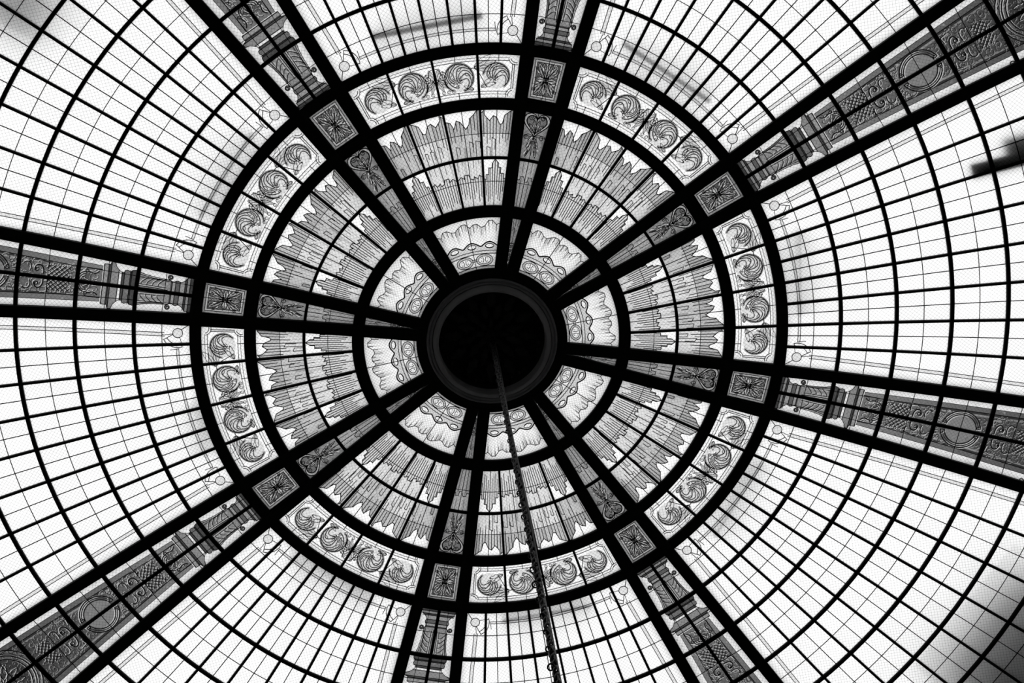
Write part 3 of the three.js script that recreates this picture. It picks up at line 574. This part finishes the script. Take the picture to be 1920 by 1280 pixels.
  for (let j = 0; j < 7; j++) {
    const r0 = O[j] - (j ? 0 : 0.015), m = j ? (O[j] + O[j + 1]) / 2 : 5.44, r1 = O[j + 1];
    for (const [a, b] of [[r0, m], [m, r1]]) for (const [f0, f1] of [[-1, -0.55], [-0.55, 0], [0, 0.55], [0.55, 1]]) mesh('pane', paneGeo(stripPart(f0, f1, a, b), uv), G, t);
    L.push(lead([[-xe(m) - 0.01, m], [xe(m) + 0.01, m]], 0.009));
  }
  for (const s of [-1, 1]) L.push(lead(Array.from({ length: 9 }, (_, i) => { const r = D1 + i / 8 * 1.8; return [s * 0.55 * xe(r), r]; }), 0.008));
  L.push(lead([...prof.map(([x, z]) => [-x, z])], 0.009), lead(prof, 0.009));
  for (const [z0] of bands) L.push(lead([[-hw(z0), z0], [hw(z0), z0]], 0.008));
  for (const d of [0.115, 0.205]) for (const p of shaft(d)) L.push(lead(p, d > 0.2 ? 0.010 : 0.006));
  for (const [p, w] of SC) L.push(lead(p, w * 0.75));
  leads(L, t);
  bar([[0, D1 - 0.02], [0, EDGE]], t, 0.05); net(strip(D1, O[7], 0.015, 8), t);
  tag(t, '', 'stained glass', 'painted pilaster panels between the paired ribs');
  for (let i = 0; i < 8; i++) place(t, ribDeg(i)).userData.label = `dark painted baluster and pilaster between paired ribs, toward ${ribClock[i]} o'clock`;
}

// ---------------------------------------------------------------- hub boss
{
  const t = new THREE.Group(); t.name = numbered('hub_boss'); t.position.set(0, APEX, 0); scene.add(t);
  tag(t, 'round dark moulded boss with carved leaves at the centre of the dome', 'ceiling boss');
  const lathe = (p, n = 128) => new THREE.LatheGeometry(p.map((q) => new THREE.Vector2(...q)), n);
  mesh('collar', lathe([[1.275, 0.2], [1.275, -0.05], [1.26, -0.062], [1.13, -0.07], [1.11, -0.06], [1.10, 0.2], [1.275, 0.2]]), IRON, t);
  const plaster = solid(0.34, 0.8), dark = solid(0.03, 0.75, 0.4), deep = solid(0.012, 0.8);
  mesh('moulding', lathe([[1.105, 0.1], [1.105, -0.075], [1.095, -0.09], [1.075, -0.095], [1.062, -0.085], [1.058, -0.07], [1.045, -0.07], [1.04, -0.085], [1.02, -0.09], [1.005, -0.08], [0.998, -0.06], [0.998, 0.2], [1.105, 0.2], [1.105, 0.1]]), plaster, t);
  mesh('lip', lathe([[0.998, 0.1], [0.998, -0.09], [0.99, -0.115], [0.975, -0.14], [0.955, -0.165], [0.93, -0.185], [0.91, -0.19], [0.90, -0.18], [0.90, 0.2], [0.998, 0.2], [0.998, 0.1]]), solid(0.44, 0.8), t);
  mesh('recess', lathe([[0.905, 0.05], [0.88, 0.25], [0.8, 0.36], [0.6, 0.42], [0, 0.44], [0, 0.5], [0.92, 0.5], [0.92, 0.05], [0.905, 0.05]]), deep, t);
  // carved leaves: three rings
  const leafGeo = (len, wid, lift) => {
    const pos = [], idx = [], n = 10, m = 6;
    for (let i = 0; i <= n; i++) for (let j = 0; j <= m; j++) {
      const f = i / n, s = j / m * 2 - 1, w = wid * Math.pow(sin(PI * Math.min(1, 0.1 + 0.9 * f)), 0.7) * (0.8 + 0.2 * cos(f * 18));
      pos.push(s * w, -lift * sin(f * PI * 0.9) * (1 - 0.5 * s * s) - 0.02 * Math.abs(s) + (f > 0.85 ? -0.05 * (f - 0.85) / 0.15 : 0), f * len);
    }
    for (let i = 0; i < n; i++) for (let j = 0; j < m; j++) { const a = i * (m + 1) + j; idx.push(a, a + 1, a + m + 2, a, a + m + 2, a + m + 1); }
    const g = geoFrom(pos, null, null, idx), under = g.clone(); under.translate(0, 0.03, 0); return mergeGeometries([g, under]);
  };
  const sets = [[12, 0.5, 0.3, 0.09, 0.3, 0], [12, 0.28, 0.3, 0.075, 0.36, 15], [8, 0.08, 0.24, 0.06, 0.38, 0]];
  for (const [n, r, len, wid, y, off] of sets) { const g = leafGeo(len, wid, 0.07); for (let i = 0; i < n; i++) { const a = (i / n * 360 + off) * D2R, l = mesh('leaf', g, dark, t); l.position.set(r * sin(a), y, r * cos(a)); l.rotation.y = a; } }
  const bead = new THREE.SphereGeometry(0.028, 12, 8); for (let i = 0; i < 40; i++) { const a = i / 40 * 2 * PI, b = mesh('bead', bead, dark, t); b.position.set(0.84 * sin(a), 0.27, 0.84 * cos(a)); }
  mesh('hook_plate', lathe([[0, 0.44], [0.09, 0.4], [0.1, 0.34], [0.06, 0.28], [0.03, 0.2], [0, 0.18]], 32), dark, t);
}

// ---------------------------------------------------------------- hanging chain with its wound cable
{
  const t = new THREE.Group(); t.name = numbered('hanging_chain'); t.position.set(0, APEX, 0); scene.add(t);
  tag(t, 'long chain with black cables wound round it, hanging from the hub', 'chain');
  const M = solid(0.026, 0.4, 0.6), len = 15.5;
  class Link extends THREE.Curve { getPoint(u, o = new THREE.Vector3()) { const a = u * 2 * PI; return o.set(0.034 * cos(a), 0.038 * Math.sign(sin(a)) * Math.min(1, Math.abs(sin(a)) * 3) + 0.024 * sin(a), 0); } }
  const link = new THREE.TubeGeometry(new Link(), 20, 0.009, 6, true);
  const n = Math.floor(len / 0.1);
  for (let i = 0; i < n; i++) { const l = mesh('link', link, M, t); l.position.set(0.004 * sin(i), 0.18 - i * 0.1, 0.004 * cos(i * 1.7)); l.rotation.y = (i % 2) * PI / 2 + 0.4; }
  const tube = (f, r, seg, name) => { class Cv extends THREE.Curve { getPoint(u, o = new THREE.Vector3()) { return o.set(...f(u * len)); } } mesh(name, new THREE.TubeGeometry(new Cv(), seg, r, 6), M, t); };
  for (const p of [0, PI]) tube((s) => [0.020 * cos(s / 0.26 * 2 * PI + p), 0.15 - s, 0.020 * sin(s / 0.26 * 2 * PI + p)], 0.017, 900, 'twisted_strand');
  tube((s) => [0.036 + 0.006 * sin(s * 1.1), 0.15 - s, 0.02 * cos(s * 0.9)], 0.015, 160, 'cable');
  tube((s) => [0.03 + 0.01 * sin(s * 0.7 + 1), 0.15 - s, -0.026 + 0.008 * cos(s * 1.3)], 0.012, 160, 'cable');
  tube((s) => { const a = s / 0.36 * 2 * PI, out = Math.max(0, cos(a)), b = 0.034 + 0.034 * out * Math.min(1, Math.max(0.28, (s - 4) / 5)) * (0.55 + 0.45 * sin(s * 2.9 + 1)); return [-b * cos(a) - 0.006, 0.15 - s + 0.06 * sin(a), b * sin(a)]; }, 0.0095, 1300, 'wound_wire');
}

// ---------------------------------------------------------------- things lying outside on the glass
{
  const S = solid(0.05, 0.8);
  const beams = [ // sector, x0, z0, x1, z1, width, gap above the glass
    [7, -0.83, 5.37, 0.93, 5.34, 0.11, 0.035], [6, -0.72, 5.17, 0.92, 5.17, 0.07, 0.06], [1, -0.84, 5.37, 0.64, 5.19, 0.05, 0.05], [2, 0.88, 5.28, -0.73, 5.17, 0.06, 0.05],
    [3, 0.88, 5.11, -0.73, 5.185, 0.08, 0.045], [4, 0.85, 5.12, -0.86, 5.13, 0.05, 0.06], [0, -1.03, 5.29, 0.69, 5.30, 0.09, 0.04], [5, -0.9, 5.12, 0.1, 5.12, 0.05, 0.08],
  ];
  for (const [k, x0, z0, x1, z1, w, gap] of beams) {
    const g = new THREE.Group(); g.name = numbered('chord_beam'); const r = (z0 + z1) / 2, a = secDeg(k) * D2R, cx = (x0 + x1) / 2;
    BASE = [cx, yP(r), r]; g.position.set(cx * cos(a) + r * sin(a), yP(r), r * cos(a) - cx * sin(a)); g.rotation.y = a; scene.add(g);
    mesh('flange', barGeo([[x0, z0], [x1, z1]], w, gap, gap + 0.015), S, g);
    mesh('web', barGeo([[x0, z0 + w * 0.4], [x1, z1 + w * 0.4]], 0.02, gap + 0.015, gap + 0.34), S, g);
    tag(g, `blurred grey roof beam outside the clear glass, at ${secClock[k]} o'clock`, 'beam', 'roof beams outside the glass');
  }
  const plank = (x0, z0, x1, z1, w, gap, th, label) => {
    const r = (z0 + z1) / 2, cx = (x0 + x1) / 2, a = secDeg(1) * D2R; BASE = [cx, yP(r), r];
    const m = mesh('plank', barGeo([[x0, z0], [x1, z1]], w, gap, gap + th), S, scene);
    m.position.set(cx * cos(a) + r * sin(a), yP(r), r * cos(a) - cx * sin(a)); m.rotation.y = a; tag(m, label, 'plank');
  };
  plank(-1.325, 8.18, -1.56, 10.6, 0.25, 0.02, 0.06, 'dark plank lying on the glass outside, blunt end showing near the photo\'s right edge');
  plank(-1.62, 8.72, -1.84, 10.6, 0.3, 0.06, 0.06, 'second plank lying outside beside the blunt-ended one, set further out');
  // a hatch leaning over the edge of the dome and a vent cowl, both outside
  const slab = (name, k, x0, z0, x1, z1, g0, g1, th, label, category) => {
    const r = (z0 + z1) / 2, cx = (x0 + x1) / 2, a = secDeg(k) * D2R; BASE = [cx, yP(r), r];
    const pos = [], idx = []; for (const [x, z, g] of [[x0, z0, g0], [x1, z0, g0], [x1, z1, g1], [x0, z1, g1]]) for (const d of [0, th]) pos.push(x - cx, yP(hypot(x, z)) + g + d - BASE[1], z - r);
    for (const f of [[0, 2, 4, 6], [1, 7, 5, 3], [0, 1, 3, 2], [2, 3, 5, 4], [4, 5, 7, 6], [6, 7, 1, 0]]) idx.push(f[0], f[1], f[2], f[0], f[2], f[3]);
    const geo = geoFrom(pos, null, null, idx).toNonIndexed(); geo.computeVertexNormals();
    const m = mesh(name, geo, S, scene); m.position.set(cx * cos(a) + r * sin(a), yP(r), r * cos(a) - cx * sin(a)); m.rotation.y = a; tag(m, label, category);
  };
  slab('roof_hatch', 2, -1.9, 9.95, 1.0, 11.4, 0.62, 0.015, 0.08, 'dark hatch leaning outside over the dome edge, shading the glass at four o\'clock', 'hatch');
  slab('roof_cowl', 6, 0.35, 8.6, 1.35, 9.5, 0.46, 0.3, 0.1, 'small cowl outside dimming the glass in the photo\'s upper left corner', 'cowl');
}
renderer.render(scene, camera);
